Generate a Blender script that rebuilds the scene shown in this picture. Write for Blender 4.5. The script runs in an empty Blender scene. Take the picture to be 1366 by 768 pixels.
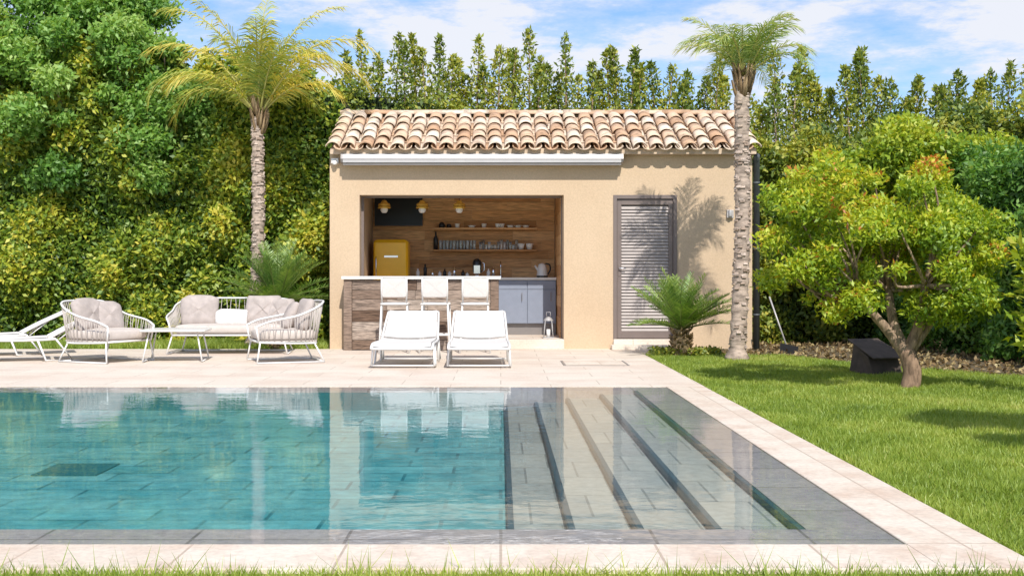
import bpy, math, random
import numpy as np
from mathutils import Vector, Matrix
R=random.Random(7); rng=np.random.default_rng(7)
scene=bpy.context.scene
COL=scene.collection

# ---------------------------------------------------------------- materials
def newmat(name):
    m=bpy.data.materials.new(name); m.use_nodes=True
    nt=m.node_tree
    for n in list(nt.nodes): nt.nodes.remove(n)
    out=nt.nodes.new('ShaderNodeOutputMaterial')
    return m,nt,out
def nd(nt,t,**k):
    n=nt.nodes.new(t)
    for a,b in k.items(): setattr(n,a,b)
    return n
def c4(c): return (c[0],c[1],c[2],1)
def ramp(nt,stops):
    r=nd(nt,'ShaderNodeValToRGB'); e=r.color_ramp.elements
    while len(e)<len(stops): e.new(0.5)
    for i,(p,c) in enumerate(stops):
        e[i].position=p; e[i].color=c4(c)
    return r
def mixc(nt,fac,a,b,blend='MIX'):
    m=nd(nt,'ShaderNodeMix',data_type='RGBA',blend_type=blend)
    for s,v in ((m.inputs[0],fac),(m.inputs[6],a),(m.inputs[7],b)):
        if hasattr(v,'is_linked'): nt.links.new(v,s)
        elif isinstance(v,(int,float)): s.default_value=v
        else: s.default_value=c4(v)
    return m.outputs[2]
def coords(nt,scale=(1,1,1),rot=(0,0,0)):
    t=nd(nt,'ShaderNodeTexCoord'); mp=nd(nt,'ShaderNodeMapping')
    mp.inputs['Scale'].default_value=scale; mp.inputs['Rotation'].default_value=rot
    nt.links.new(t.outputs['Object'],mp.inputs[0]); return mp.outputs[0]
def noise(nt,vec,scale,detail=4,rough=.55):
    n=nd(nt,'ShaderNodeTexNoise'); n.inputs['Scale'].default_value=scale
    n.inputs['Detail'].default_value=detail; n.inputs['Roughness'].default_value=rough
    nt.links.new(vec,n.inputs['Vector']); return n.outputs['Fac']
def bump(nt,h,strength,dist=.01):
    b=nd(nt,'ShaderNodeBump'); b.inputs['Strength'].default_value=strength
    b.inputs['Distance'].default_value=dist; nt.links.new(h,b.inputs['Height']); return b.outputs[0]
def principled(nt,out,rough=.5,metal=0,spec=.5):
    p=nd(nt,'ShaderNodeBsdfPrincipled'); p.inputs['Roughness'].default_value=rough
    p.inputs['Metallic'].default_value=metal
    p.inputs['Specular IOR Level'].default_value=spec
    nt.links.new(p.outputs[0],out.inputs[0]); return p
def simple(name,col,rough=.5,metal=0,var=.12,scale=8,bmp=0,spec=.4,stretch=(1,1,1)):
    m,nt,out=newmat(name); p=principled(nt,out,rough,metal,spec)
    v=coords(nt,stretch); n=noise(nt,v,scale)
    r=ramp(nt,[(.3,[x*(1-var) for x in col]),(.7,[min(1,x*(1+var)) for x in col])])
    nt.links.new(n,r.inputs[0]); nt.links.new(r.outputs[0],p.inputs['Base Color'])
    if bmp: nt.links.new(bump(nt,n,bmp),p.inputs['Normal'])
    return m
def attr(nt,name='rnd'):
    a=nd(nt,'ShaderNodeAttribute',attribute_name=name); return a.outputs['Fac']
def rndmat(name,stops,rough=.8,scale=6,stretch=(1,1,1),dark=.55,bmp=.3,contrast=(.3,.7),spec=.3):
    m,nt,out=newmat(name); p=principled(nt,out,rough,0,spec)
    r=ramp(nt,stops); nt.links.new(attr(nt),r.inputs[0])
    v=coords(nt,stretch)
    va=nd(nt,'ShaderNodeVectorMath',operation='ADD'); cm=nd(nt,'ShaderNodeMath',operation='MULTIPLY')
    nt.links.new(attr(nt),cm.inputs[0]); cm.inputs[1].default_value=37.
    nt.links.new(v,va.inputs[0]); nt.links.new(cm.outputs[0],va.inputs[1])
    n=noise(nt,va.outputs[0],scale,6,.65)
    r2=ramp(nt,[(contrast[0],(dark,dark,dark)),(contrast[1],(1,1,1))]); nt.links.new(n,r2.inputs[0])
    nt.links.new(mixc(nt,1.,r.outputs[0],r2.outputs[0],'MULTIPLY'),p.inputs['Base Color'])
    if bmp: nt.links.new(bump(nt,n,bmp),p.inputs['Normal'])
    return m
def leafmat(name,stops,trans=.35,gloss=.04):
    m,nt,out=newmat(name)
    r=ramp(nt,stops); nt.links.new(attr(nt),r.inputs[0])
    d=nd(nt,'ShaderNodeBsdfDiffuse'); t=nd(nt,'ShaderNodeBsdfTranslucent'); g=nd(nt,'ShaderNodeBsdfGlossy')
    g.inputs['Roughness'].default_value=.5; g.inputs['Color'].default_value=(.85,.95,.75,1)
    nt.links.new(r.outputs[0],d.inputs[0])
    nt.links.new(mixc(nt,1.,r.outputs[0],(1.4,1.3,.5),'MULTIPLY'),t.inputs[0])
    a=nd(nt,'ShaderNodeMixShader'); a.inputs[0].default_value=trans
    nt.links.new(d.outputs[0],a.inputs[1]); nt.links.new(t.outputs[0],a.inputs[2])
    b=nd(nt,'ShaderNodeMixShader'); b.inputs[0].default_value=gloss
    nt.links.new(a.outputs[0],b.inputs[1]); nt.links.new(g.outputs[0],b.inputs[2])
    nt.links.new(b.outputs[0],out.inputs[0]); return m
def brickmat(name,ca,cb,cm,bw,bh,mortar,rough,nscale,patch,patchcol,pfac=(.55,.75),bmp=.15,rot=(0,0,0),spec=.3,off=.5,fine=60,flo=.86):
    m,nt,out=newmat(name); p=principled(nt,out,rough,0,spec)
    v=coords(nt,(1,1,1),rot)
    b=nd(nt,'ShaderNodeTexBrick'); b.offset=off
    b.inputs['Scale'].default_value=1; b.inputs['Brick Width'].default_value=bw; b.inputs['Row Height'].default_value=bh
    b.inputs['Mortar Size'].default_value=mortar; b.inputs['Mortar Smooth'].default_value=.2
    b.inputs['Color1'].default_value=c4(ca); b.inputs['Color2'].default_value=c4(cb); b.inputs['Mortar'].default_value=c4(cm)
    nt.links.new(v,b.inputs['Vector'])
    v2=coords(nt); n=noise(nt,v2,nscale,6,.6)
    r=ramp(nt,[(pfac[0],(0,0,0)),(pfac[1],(1,1,1))]); nt.links.new(n,r.inputs[0])
    mx=nd(nt,'ShaderNodeMath',operation='MULTIPLY'); nt.links.new(r.outputs[0],mx.inputs[0]); mx.inputs[1].default_value=patch
    c=mixc(nt,mx.outputs[0],b.outputs['Color'],patchcol)
    n2=noise(nt,v2,fine,5,.7)
    r2=ramp(nt,[(.3,(flo,flo,flo)),(.65,(1.04,1.04,1.04))]); nt.links.new(n2,r2.inputs[0])
    nt.links.new(mixc(nt,1.,c,r2.outputs[0],'MULTIPLY'),p.inputs['Base Color'])
    nt.links.new(bump(nt,n2,bmp,.004),p.inputs['Normal'])
    return m

M={}
M['stucco']=brickmat('stucco',(.60,.455,.31),(.60,.455,.31),(.60,.455,.31),50,50,0,.9,1.3,.55,(.51,.37,.24),(.35,.8),bmp=.5,fine=45)
M['paving']=brickmat('travertine_paving',(.75,.665,.57),(.70,.61,.52),(.50,.42,.34),1.0,.5,.006,.75,1.3,.7,(.62,.48,.385),(.44,.68),bmp=.2,flo=.82,fine=40)
M['coping']=brickmat('travertine_coping',(.75,.665,.565),(.69,.595,.495),(.48,.39,.31),.62,5.,.006,.75,3.,.8,(.60,.455,.355),(.42,.66),bmp=.2,off=0,flo=.80,fine=30)
M['slate']=brickmat('pool_slate',(.38,.36,.385),(.50,.47,.485),(.20,.19,.20),.64,.64,.008,.5,4.,.6,(.56,.50,.47),(.4,.7),off=0,flo=.75,fine=24)
M['poolfloor']=brickmat('pool_floor_stone_caustics',(.06,.345,.40),(.14,.48,.53),(.025,.20,.25),.62,.31,.012,.6,2.2,.7,(.28,.63,.62),(.38,.68),fine=9,flo=.66)  # water tint and faint caustic-like light patches painted into the stone colour
M['pooldeep']=simple('pool_wall_stone',(.05,.24,.28),.6)
M['steps']=brickmat('pool_step_stone',(.36,.41,.41),(.47,.51,.49),(.20,.25,.26),.31,.62,.008,.6,3.,.5,(.56,.55,.48),(.4,.7),rot=(0,0,0),off=.5,fine=16,flo=.75)
M['nosing']=simple('step_nosing',(.04,.11,.15),.5)
M['hatchteal']=simple('hatch_teal',(.02,.16,.19),.5)
M['soil']=simple('soil',(.11,.085,.05),.95,var=.5,scale=9,bmp=.6)
M['white']=simple('white_powder_coat',(.76,.75,.73),.35,var=.03)
M['whitefab']=simple('white_sling_fabric',(.66,.63,.60),.85,var=.06,scale=60,bmp=.1)
M['rope']=simple('rope',(.50,.45,.41),.8,var=.1,scale=50)
M['taupe']=simple('taupe_cushion',(.42,.365,.335),.95,var=.12,scale=12,bmp=.25)
M['cream']=simple('cream_cushion',(.55,.49,.445),.95,var=.08,scale=12,bmp=.2)
M['lightcush']=simple('light_cushion',(.72,.69,.66),.95,var=.04,scale=25,bmp=.1)
M['alu']=simple('aluminium',(.48,.46,.45),.45,.2,var=.04)
M['alud']=simple('aluminium_dark',(.26,.24,.23),.4,.3,var=.04)
M['taupe_paint']=simple('taupe_paint',(.19,.15,.135),.45,var=.05)
M['louver']=simple('louver_paint',(.36,.31,.285),.45,var=.05)
M['chrome']=simple('chrome',(.75,.75,.76),.12,1.,var=.02)
M['black']=simple('black_plastic',(.02,.02,.022),.3,var=.1)
M['yellow']=simple('yellow_enamel',(.95,.52,.015),.25,var=.03,spec=.5)
M['brass']=simple('brass',(.90,.58,.12),.25,.6,var=.05)
M['bluegrey']=simple('bluegrey_cabinet',(.24,.27,.34),.5,var=.05)
M['countertop']=simple('countertop',(.70,.68,.64),.35,var=.04)
M['darkgreen']=simple('downpipe_paint',(.09,.10,.10),.45,var=.1)
M['hedgeshade']=simple('hedge_core',(.014,.026,.007),1.,var=.3,scale=4)  # near-black backing: shade in the gaps between leaves is put into its colour
m,nt,out=newmat('clear_glass'); p=principled(nt,out,.05,0,.5); p.inputs['Transmission Weight'].default_value=.6; p.inputs['Base Color'].default_value=(.85,.9,.9,1); M['glass']=m
M['ceramic']=simple('ceramic',(.80,.78,.75),.3,var=.03)
M['tile']=rndmat('roof_tile',[(0,(.50,.31,.19)),(.25,(.62,.43,.29)),(.55,(.72,.56,.42)),(.8,(.75,.63,.51)),(1,(.64,.48,.36))],.9,7,(1,1,1),.45,.5,(.30,.52))
M['reclaimed']=rndmat('reclaimed_wood',[(0,(.17,.105,.07)),(.35,(.31,.22,.165)),(.7,(.46,.36,.29)),(1,(.56,.48,.41))],.85,5,(1.5,14,22),.25,.5,(.36,.60))
M['planks']=rndmat('wall_planks',[(0,(.52,.25,.09)),(.4,(.72,.39,.165)),(.75,(.82,.50,.24)),(1,(.60,.31,.13))],.6,4,(1.2,8,14),.5,.3,(.32,.6))
M['bark']=rndmat('palm_bark',[(0,(.34,.25,.19)),(.5,(.52,.41,.33)),(1,(.62,.51,.43))],.95,7,(1,1,3),.45,.8,(.38,.6))
M['treebark']=rndmat('tree_bark',[(0,(.32,.21,.14)),(1,(.50,.37,.26))],.95,9,(3,3,1),.4,.8,(.38,.6))
M['frond_stem']=simple('frond_stem',(.45,.42,.12),.6)
M['boot']=rndmat('palm_boot',[(0,(.24,.15,.08)),(1,(.50,.36,.20))],.95,14,(1,1,1),.5,.5)

G=leafmat
L_hedge=G('hedge_leaves',[(0,(.03,.08,.012)),(.3,(.10,.19,.022)),(.6,(.25,.34,.035)),(.83,(.47,.49,.05)),(1,(.64,.56,.08))],.34)
L_green=G('broadleaf_leaves',[(0,(.04,.11,.02)),(.4,(.13,.29,.05)),(.75,(.26,.44,.09)),(1,(.42,.56,.17))],.40)
L_spire=G('laurel_leaves',[(0,(.04,.085,.018)),(.4,(.15,.22,.03)),(.7,(.33,.36,.045)),(1,(.54,.48,.07))],.36)
L_lime=G('lime_leaves',[(0,(.07,.15,.02)),(.4,(.22,.35,.03)),(.75,(.42,.50,.04)),(1,(.60,.57,.08))],.42)
L_pome=G('pomegranate_leaves',[(0,(.09,.18,.015)),(.35,(.27,.40,.025)),(.72,(.52,.58,.04)),(.88,(.64,.54,.05)),(.96,(.64,.29,.05)),(1,(.56,.17,.04))],.42)
L_palm=G('palm_leaves',[(0,(.07,.16,.03)),(.4,(.23,.34,.05)),(.7,(.50,.50,.08)),(1,(.74,.57,.11))],.38,.07)
L_palm2=G('palm_leaves_green',[(0,(.08,.17,.04)),(.5,(.26,.38,.10)),(.85,(.46,.52,.17)),(1,(.65,.58,.22))],.38,.07)
L_cycad=G('cycad_leaves',[(0,(.03,.09,.015)),(.5,(.12,.25,.035)),(1,(.32,.44,.08))],.25,.1)
L_grass=G('grass_blades',[(0,(.10,.17,.022)),(.45,(.26,.36,.05)),(.8,(.43,.48,.10)),(1,(.62,.58,.24))],.36)
L_dry=G('dry_leaves',[(0,(.10,.06,.03)),(.5,(.26,.17,.08)),(1,(.42,.33,.16))],.1)
m,nt,out=newmat('lawn'); p=principled(nt,out,.95,0,.1); v=coords(nt)
r=ramp(nt,[(.25,(.12,.15,.03)),(.5,(.21,.25,.05)),(.75,(.32,.31,.09))]); nt.links.new(noise(nt,v,5,8,.7),r.inputs[0]); nt.links.new(r.outputs[0],p.inputs['Base Color']); M['lawn']=m

m,nt,out=newmat('water'); v=coords(nt,(.8,1.4,1))
n1=noise(nt,v,3.0,3,.5); v2=coords(nt,(.7,1.3,1)); n2=noise(nt,v2,13,2,.5)
ad=nd(nt,'ShaderNodeMath',operation='MULTIPLY_ADD'); nt.links.new(n2,ad.inputs[0]); ad.inputs[1].default_value=.25; nt.links.new(n1,ad.inputs[2])
bp=bump(nt,ad.outputs[0],.30,.006)
fr=nd(nt,'ShaderNodeFresnel'); fr.inputs['IOR'].default_value=1.33; nt.links.new(bp,fr.inputs['Normal'])
gl=nd(nt,'ShaderNodeBsdfGlossy'); gl.inputs['Roughness'].default_value=.012; nt.links.new(bp,gl.inputs['Normal'])
tr=nd(nt,'ShaderNodeBsdfTransparent'); tr.inputs[0].default_value=(.95,.99,.995,1)
mx=nd(nt,'ShaderNodeMixShader'); nt.links.new(fr.outputs[0],mx.inputs[0]); nt.links.new(tr.outputs[0],mx.inputs[1]); nt.links.new(gl.outputs[0],mx.inputs[2])
nt.links.new(mx.outputs[0],out.inputs[0]); M['water']=m

# ---------------------------------------------------------------- mesh builder
class MB:
    def __init__(s): s.v=[];s.f=[];s.m=[];s.r=[];s.s=[]
    def add(s,vs,fs,mat=0,rnd=None,smooth=False):
        o=len(s.v); s.v.extend([tuple(x) for x in vs])
        if rnd is None: rnd=R.random()
        for f in fs:
            s.f.append([i+o for i in f]); s.m.append(mat); s.r.append(rnd); s.s.append(smooth)
    def box(s,x0,x1,y0,y1,z0,z1,mat=0,rnd=None):
        vs=[(x0,y0,z0),(x1,y0,z0),(x1,y1,z0),(x0,y1,z0),(x0,y0,z1),(x1,y0,z1),(x1,y1,z1),(x0,y1,z1)]
        s.add(vs,[(0,3,2,1),(4,5,6,7),(0,1,5,4),(1,2,6,5),(2,3,7,6),(3,0,4,7)],mat,rnd)
    def obox(s,c,size,rot,mat=0,rnd=None):
        c=Vector(c); h=[x/2 for x in size]; vs=[]
        for z in(-1,1):
            for (x,y) in((-1,-1),(1,-1),(1,1),(-1,1)):
                vs.append(c+rot@Vector((x*h[0],y*h[1],z*h[2])))
        s.add(vs,[(0,3,2,1),(4,5,6,7),(0,1,5,4),(1,2,6,5),(2,3,7,6),(3,0,4,7)],mat,rnd)
    def tube(s,pts,r,seg=8,mat=0,rnd=None,closed=False):
        pts=[Vector(p) for p in pts]; n=len(pts)
        rr=r if isinstance(r,(list,tuple)) else [r]*n
        vs=[];fs=[]; prev=None
        for i,p in enumerate(pts):
            if closed: t=pts[(i+1)%n]-pts[i-1]
            else: t=pts[min(i+1,n-1)]-pts[max(i-1,0)]
            t=t.normalized() if t.length>1e-9 else Vector((0,0,1))
            if prev is None:
                a=Vector((0,0,1)) if abs(t.z)<.9 else Vector((1,0,0)); u=t.cross(a).normalized()
            else:
                u=prev-t*prev.dot(t); u=u.normalized() if u.length>1e-6 else t.orthogonal().normalized()
            prev=u; w=t.cross(u)
            for k in range(seg):
                a=2*math.pi*k/seg; vs.append(p+(u*math.cos(a)+w*math.sin(a))*rr[i])
        m=n if closed else n-1
        for i in range(m):
            for k in range(seg):
                j=(i+1)%n; fs.append((i*seg+k,i*seg+(k+1)%seg,j*seg+(k+1)%seg,j*seg+k))
        if not closed:
            fs.append(tuple(range(seg))[::-1]); fs.append(tuple((n-1)*seg+k for k in range(seg)))
        s.add(vs,fs,mat,rnd,True)
    def lathe(s,c,prof,seg=20,mat=0,rnd=None):
        vs=[];fs=[]
        for (r,z) in prof:
            for k in range(seg):
                a=2*math.pi*k/seg; vs.append((c[0]+r*math.cos(a),c[1]+r*math.sin(a),c[2]+z))
        for i in range(len(prof)-1):
            for k in range(seg): fs.append((i*seg+k,i*seg+(k+1)%seg,(i+1)*seg+(k+1)%seg,(i+1)*seg+k))
        s.add(vs,fs,mat,rnd,True)
    def pillow(s,c,size,rot=Matrix.Identity(3),mat=0,e=.35,ez=.8,nu=28,nv=14,lump=.012):
        c=Vector(c); vs=[];fs=[]
        sg=lambda x,p: math.copysign(abs(x)**p,x)
        ph=R.random()*6
        for j in range(nv+1):
            b=-math.pi/2+math.pi*j/nv
            for i in range(nu):
                a=2*math.pi*i/nu
                x=sg(math.cos(b),ez*.6)*sg(math.cos(a),e); y=sg(math.cos(b),ez*.6)*sg(math.sin(a),e); z=sg(math.sin(b),ez)
                d=1+lump*3*math.sin(5*a+ph)*math.cos(b)
                vs.append(c+rot@Vector((x*size[0]/2*d,y*size[1]/2*d,z*size[2]/2*(1+.08*math.sin(3*a+ph)))))
        for j in range(nv):
            for i in range(nu): fs.append((j*nu+i,j*nu+(i+1)%nu,(j+1)*nu+(i+1)%nu,(j+1)*nu+i))
        s.add(vs,fs,mat,None,True)
    def build(s,name,mats,parent=None,loc=(0,0,0),rotz=0,bevel=0,bseg=2):
        me=bpy.data.meshes.new(name); me.from_pydata(s.v,[],s.f); 
        for mm in mats: me.materials.append(mm)
        me.polygons.foreach_set('material_index',s.m); me.polygons.foreach_set('use_smooth',s.s)
        a=me.attributes.new('rnd','FLOAT','FACE'); a.data.foreach_set('value',s.r)
        me.update()
        o=bpy.data.objects.new(name,me); COL.objects.link(o); o.location=loc; o.rotation_euler=(0,0,rotz)
        if parent: o.parent=parent
        if bevel:
            b=o.modifiers.new('bevel','BEVEL'); b.width=bevel; b.segments=bseg; b.limit_method='ANGLE'; b.angle_limit=math.radians(50)
        return o
def empty(name,loc=(0,0,0),rotz=0):
    o=bpy.data.objects.new(name,None); COL.objects.link(o); o.location=loc; o.rotation_euler=(0,0,rotz); o.empty_display_size=.2; return o
def spline(pts,n=6,closed=False):
    P=[Vector(p) for p in pts]; out=[]; m=len(P)
    rngi=range(m) if closed else range(m-1)
    for i in rngi:
        g=lambda k: P[k%m] if closed else P[max(0,min(m-1,k))]
        a,b,c,d=g(i-1),g(i),g(i+1),g(i+2)
        for k in range(n):
            t=k/n; out.append(.5*((2*b)+(c-a)*t+(2*a-5*b+4*c-d)*t*t+(3*b-a-3*c+d)*t**3))
    if not closed: out.append(P[-1])
    return out
def npmesh(name,V,F,rnd,mat,parent=None):
    me=bpy.data.meshes.new(name); k=F.shape[1]; nf=len(F)
    me.vertices.add(len(V)); me.vertices.foreach_set('co',V.astype(np.float32).ravel())
    me.loops.add(nf*k); me.loops.foreach_set('vertex_index',F.astype(np.int32).ravel())
    me.polygons.add(nf); me.polygons.foreach_set('loop_start',np.arange(0,nf*k,k,dtype=np.int32))
    me.polygons.foreach_set('loop_total',np.full(nf,k,dtype=np.int32))
    a=me.attributes.new('rnd','FLOAT','FACE'); a.data.foreach_set('value',rnd.astype(np.float32))
    me.materials.append(mat); me.update(calc_edges=True)
    o=bpy.data.objects.new(name,me); COL.objects.link(o)
    if parent: o.parent=parent
    return o
def nrm(a): return a/np.maximum(np.linalg.norm(a,axis=1,keepdims=True),1e-9)
def leaves(name,P,size,rnd,mat,parent=None,aspect=.5,axis_bias=(0,0,0),norm_bias=(0,-.5,.6)):
    n=len(P)
    d=nrm(rng.normal(size=(n,3))+np.array(axis_bias))
    nn=rng.normal(size=(n,3))*.8+np.array(norm_bias)
    nn=nrm(nn-d*np.sum(nn*d,1,keepdims=True)); w=np.cross(d,nn)
    L=(size*rng.uniform(.65,1.3,n))[:,None]; W=L*aspect*.5
    V=np.empty((n,4,3)); V[:,0]=P; V[:,1]=P+d*L*.45+w*W+nn*L*.06; V[:,2]=P+d*L-nn*L*.08; V[:,3]=P+d*L*.45-w*W+nn*L*.06
    F=np.arange(n*4).reshape(n,4)
    return npmesh(name,V.reshape(-1,3),F,np.clip(rnd,0,1),mat,parent)

# ---------------------------------------------------------------- camera, light, world
cam=bpy.data.cameras.new('camera'); co=bpy.data.objects.new('camera',cam); COL.objects.link(co)
co.location=(0,0,1.07); co.rotation_euler=(math.radians(90),0,0)
cam.sensor_width=36; cam.lens=43.5; cam.shift_x=.011; cam.shift_y=-.0095; cam.clip_end=1000; cam.clip_start=.05
scene.camera=co
sd=Vector((.20,-1,1.02)); el=math.atan2(sd.z,math.hypot(sd.x,sd.y)); az=math.atan2(sd.x,sd.y)
s=bpy.data.lights.new('sun','SUN'); s.energy=5.0; s.angle=math.radians(.5); s.color=(1,.955,.885)
so=bpy.data.objects.new('sun',s); COL.objects.link(so); so.rotation_euler=(-sd).to_track_quat('-Z','Y').to_euler(); so.location=(5,-20,25)
w=bpy.data.worlds.new('World'); scene.world=w; w.use_nodes=True; nt=w.node_tree
for n in list(nt.nodes): nt.nodes.remove(n)
wo=nd(nt,'ShaderNodeOutputWorld'); bg=nd(nt,'ShaderNodeBackground'); bg.inputs[1].default_value=.142
sky=nd(nt,'ShaderNodeTexSky',sky_type='NISHITA'); sky.sun_disc=False; sky.sun_elevation=el; sky.sun_rotation=az; sky.ozone_density=3.; sky.air_density=1.0; sky.dust_density=.2
tc=nd(nt,'ShaderNodeTexCoord'); mp=nd(nt,'ShaderNodeMapping'); mp.inputs['Scale'].default_value=(1,1,3.4); mp.inputs['Location'].default_value=(.9,.2,.25)
nt.links.new(tc.outputs['Generated'],mp.inputs[0])
n1=noise(nt,mp.outputs[0],5.6,11,.66); rr=ramp(nt,[(.40,(.03,.03,.03)),(.49,(.33,.33,.33)),(.57,(.93,.93,.93))]); nt.links.new(n1,rr.inputs[0])
skc=mixc(nt,1.,sky.outputs[0],(.85,.98,1.18),'MULTIPLY')
nt.links.new(mixc(nt,rr.outputs[0],skc,(6.3,6.4,6.8)),bg.inputs[0]); nt.links.new(bg.outputs[0],wo.inputs[0])
scene.view_settings.view_transform='Standard'; scene.view_settings.look='None'; scene.view_settings.exposure=0

# ---------------------------------------------------------------- ground, terrace, pool
PX0,PX1,PY0,PY1=-8.5,1.64,4.99,12.26      # outer wet border
IX0,IX1,IY0,IY1=-8.16,1.317,5.33,11.92    # basin
b=MB(); z=-.02; g=.03
X0,X1,Y0,Y1=PX0-g,PX1+g,PY0-g,PY1+g; B=300
def q(x0,x1,y0,y1): b.add([(x0,y0,z),(x1,y0,z),(x1,y1,z),(x0,y1,z)],[(0,1,2,3)])
q(-B,B,-B,Y0); q(-B,B,Y1,B); q(-B,X0,Y0,Y1); q(X1,B,Y0,Y1)
b.build('ground',[M['lawn']])
b=MB()
b.box(-14,2.02,PY1,18.75,-.3,0)
b.box(2.02,3.0,17.5,18.75,-.3,0)
b.box(-14,PX0,PY0,PY1,-.3,0)
b.build('terrace_paving',[M['paving']])
b=MB(); b.box(PX1,2.02,4.57,PY1,-.3,.0,0); b.box(-14,PX1,4.57,PY0,-.3,.0,0); b.build('pool_coping',[M['coping']],bevel=.006)
pool=empty('swimming_pool')
b=MB()
zb=-.010
b.box(IX1,PX1,PY0,PY1,-.35,zb); b.box(PX0,IX0,PY0,PY1,-.35,zb); b.box(IX0,IX1,PY0,IY0,-.35,zb); b.box(IX0,IX1,IY1,PY1,-.35,zb)
b.build('wet_border',[M['slate']],pool)
b=MB(); b.box(IX0,IX1,IY0,IY1,-.40,-.20); b.build('basin_floor',[M['poolfloor']],pool)
b=MB(); b.box(IX0,.03,IY1-.006,IY1-.002,-.199,-.03); b.box(IX0+.002,IX0+.008,IY0,IY1-.01,-.199,-.03); b.build('basin_walls',[M['pooldeep']],pool)
b=MB()
edges=[IX1,.96,.635,.33,.04]; dep=[-.048,-.086,-.124,-.162]
for i in range(4):
    b.box(edges[i+1]+.0,edges[i]-.001,IY0+.001,IY1-.001,-.199,dep[i],0)
    b.box(edges[i+1]-.004,edges[i+1]+.026,IY0+.002,IY1-.002,dep[i]+.001,dep[i]+.004,1)
    b.box(edges[i+1]-.008,edges[i+1]-.003,IY0+.002,IY1-.002,-.199,dep[i],1)
b.box(IX1-.03,IX1-.0015,IY0+.002,IY1-.002,dep[0]+.001,-.012,1)
b.build('pool_steps',[M['steps'],M['nosing']],pool)
b=MB(); b.box(-3.02,-2.60,7.95,8.45,-.199,-.192); b.build('floor_hatch',[M['hatchteal']],pool)
b=MB(); b.add([(PX0,PY0,-.004),(PX1,PY0,-.004),(PX1,PY1,-.004),(PX0,PY1,-.004)],[(0,1,2,3)]); b.build('water_surface',[M['water']],pool)
b=MB(); hx0,hx1,hy0,hy1=.77,1.58,15.15,16.0
for (a0,a1,c0,c1) in((hx0,hx1,hy0,hy0+.02),(hx0,hx1,hy1-.02,hy1),(hx0,hx0+.02,hy0+.02,hy1-.02),(hx1-.02,hx1,hy0+.02,hy1-.02)): b.box(a0,a1,c0,c1,-.01,.006,0)
b.box(hx0+.03,hx1-.03,hy0+.03,hy1-.03,-.01,.008,1); b.build('terrace_hatch',[M['alud'],M['coping']])
b=MB(); b.add([(3.0,17.5,-.012),(3.9,17.2,-.012),(5.0,14.6,-.012),(6.1,12.9,-.012),(8.5,9,-.012),(30,9,-.012),(30,40,-.012),(3.0,40,-.012)],[tuple(range(8))])
b.add([(-30,20.2,-.012),(3.0,20.2,-.012),(3.0,40,-.012),(-30,40,-.012)],[(0,1,2,3)]); b.build('planting_bed',[M['soil']])

# ---------------------------------------------------------------- grass
def grass(name,x,y,h,w):
    n=len(x); P=np.stack([x,y,np.full(n,-.02)],1)
    a=rng.uniform(0,math.pi*2,n); dx=np.stack([np.cos(a),np.sin(a),np.zeros(n)],1)*w[:,None]*.5
    lean=rng.normal(size=(n,2))*.45
    T=P+np.stack([lean[:,0]*h,lean[:,1]*h,h],1)
    V=np.stack([P-dx,P+dx,T],1).reshape(-1,3); F=np.arange(n*3).reshape(n,3)
    pat=.5+.25*np.sin(x*2.1+1.3*np.sin(y*1.7))+.2*np.sin(y*3.3+x*1.1)+.2*np.sin(x*7.3+2*np.sin(y*5.1))
    return npmesh(name,V,F,np.clip(rng.normal(.5,.2,n)*.65+pat*.35,0,1),L_grass)
def bedY(x): return np.interp(x,[2.,3.9,5.0,6.1,8.5],[17.5,17.2,14.6,12.9,9.])
N=380000
x=rng.uniform(2.03,6.8,N); y=4.0+13.5*rng.uniform(0,1,N)**1.25
k=(x<.43*y+.55)&(y<bedY(x)+rng.normal(0,.16,N)); x=x[k];y=y[k]
tuft=.85+.35*np.sin(x*9+3*np.sin(y*4))*np.sin(y*7+x*2)
grass('lawn_grass',x,y,rng.uniform(.02,.06,len(x))*tuft,.004+.0006*y)
n=10000; x=rng.uniform(-2.6,2.6,n); y=rng.uniform(4.25,4.59,n); h=rng.uniform(.02,.045,n); kk=rng.random(n)<.05; h[kk]=rng.uniform(.06,.13,kk.sum())
grass('foreground_grass',x,y,h,np.full(n,.006))
n=40000; x=rng.uniform(-11,-2.65,n); y=rng.uniform(18.78,20.8,n); grass('grass_strip',x,y,rng.uniform(.05,.13,n),np.full(n,.015))
n=9000; x=rng.uniform(3.,8.,n); y=rng.uniform(10,20.5,n); k=(y>bedY(x)-.15)&~((x<3.95)&(y>18.4)); P=np.column_stack([x,y,rng.uniform(-.01,.02,n)])[k]
leaves('leaf_litter',P,.07,rng.uniform(0,1,len(P)),L_dry,None,.5,(0,0,0),(0,0,1))

# ---------------------------------------------------------------- pool house
H=empty('pool_house')
b=MB(); fy0,fy1=18.75,19.0; T=3.0
b.box(-2.59,-2.14,fy0,fy1,0,2.33); b.box(.955,1.705,fy0,fy1,0,2.33); b.box(2.67,3.81,fy0,fy1,0,2.33); b.box(-2.59,3.81,fy0,fy1,2.33,T)
b.box(-2.59,-2.34,fy1,21.85,0,T); b.box(3.56,3.81,fy1,21.85,0,T); b.box(-2.34,3.56,21.6,21.85,0,T)
b.box(1.10,1.2,fy1,21.6,0,T)
for xa,xb in((-2.59,-2.34),(3.56,3.81)):
    b.add([(xa,18.75,T),(xb,18.75,T),(xb,21.85,T),(xa,21.85,T),(xa,20.3,3.55),(xb,20.3,3.55)],[(0,1,5,4),(1,2,5),(2,3,4,5),(3,0,4)])
b.build('walls',[M['stucco']],H)
b=MB(); b.box(-2.14,.955,18.60,21.6,.0,.15,0); b.box(1.705,2.67,18.70,19.0,0,.15,0); b.box(1.66,2.72,18.45,18.70,0,.07,0); b.build('floor_slab',[M['paving']],H,bevel=.008)
b=MB()
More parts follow.
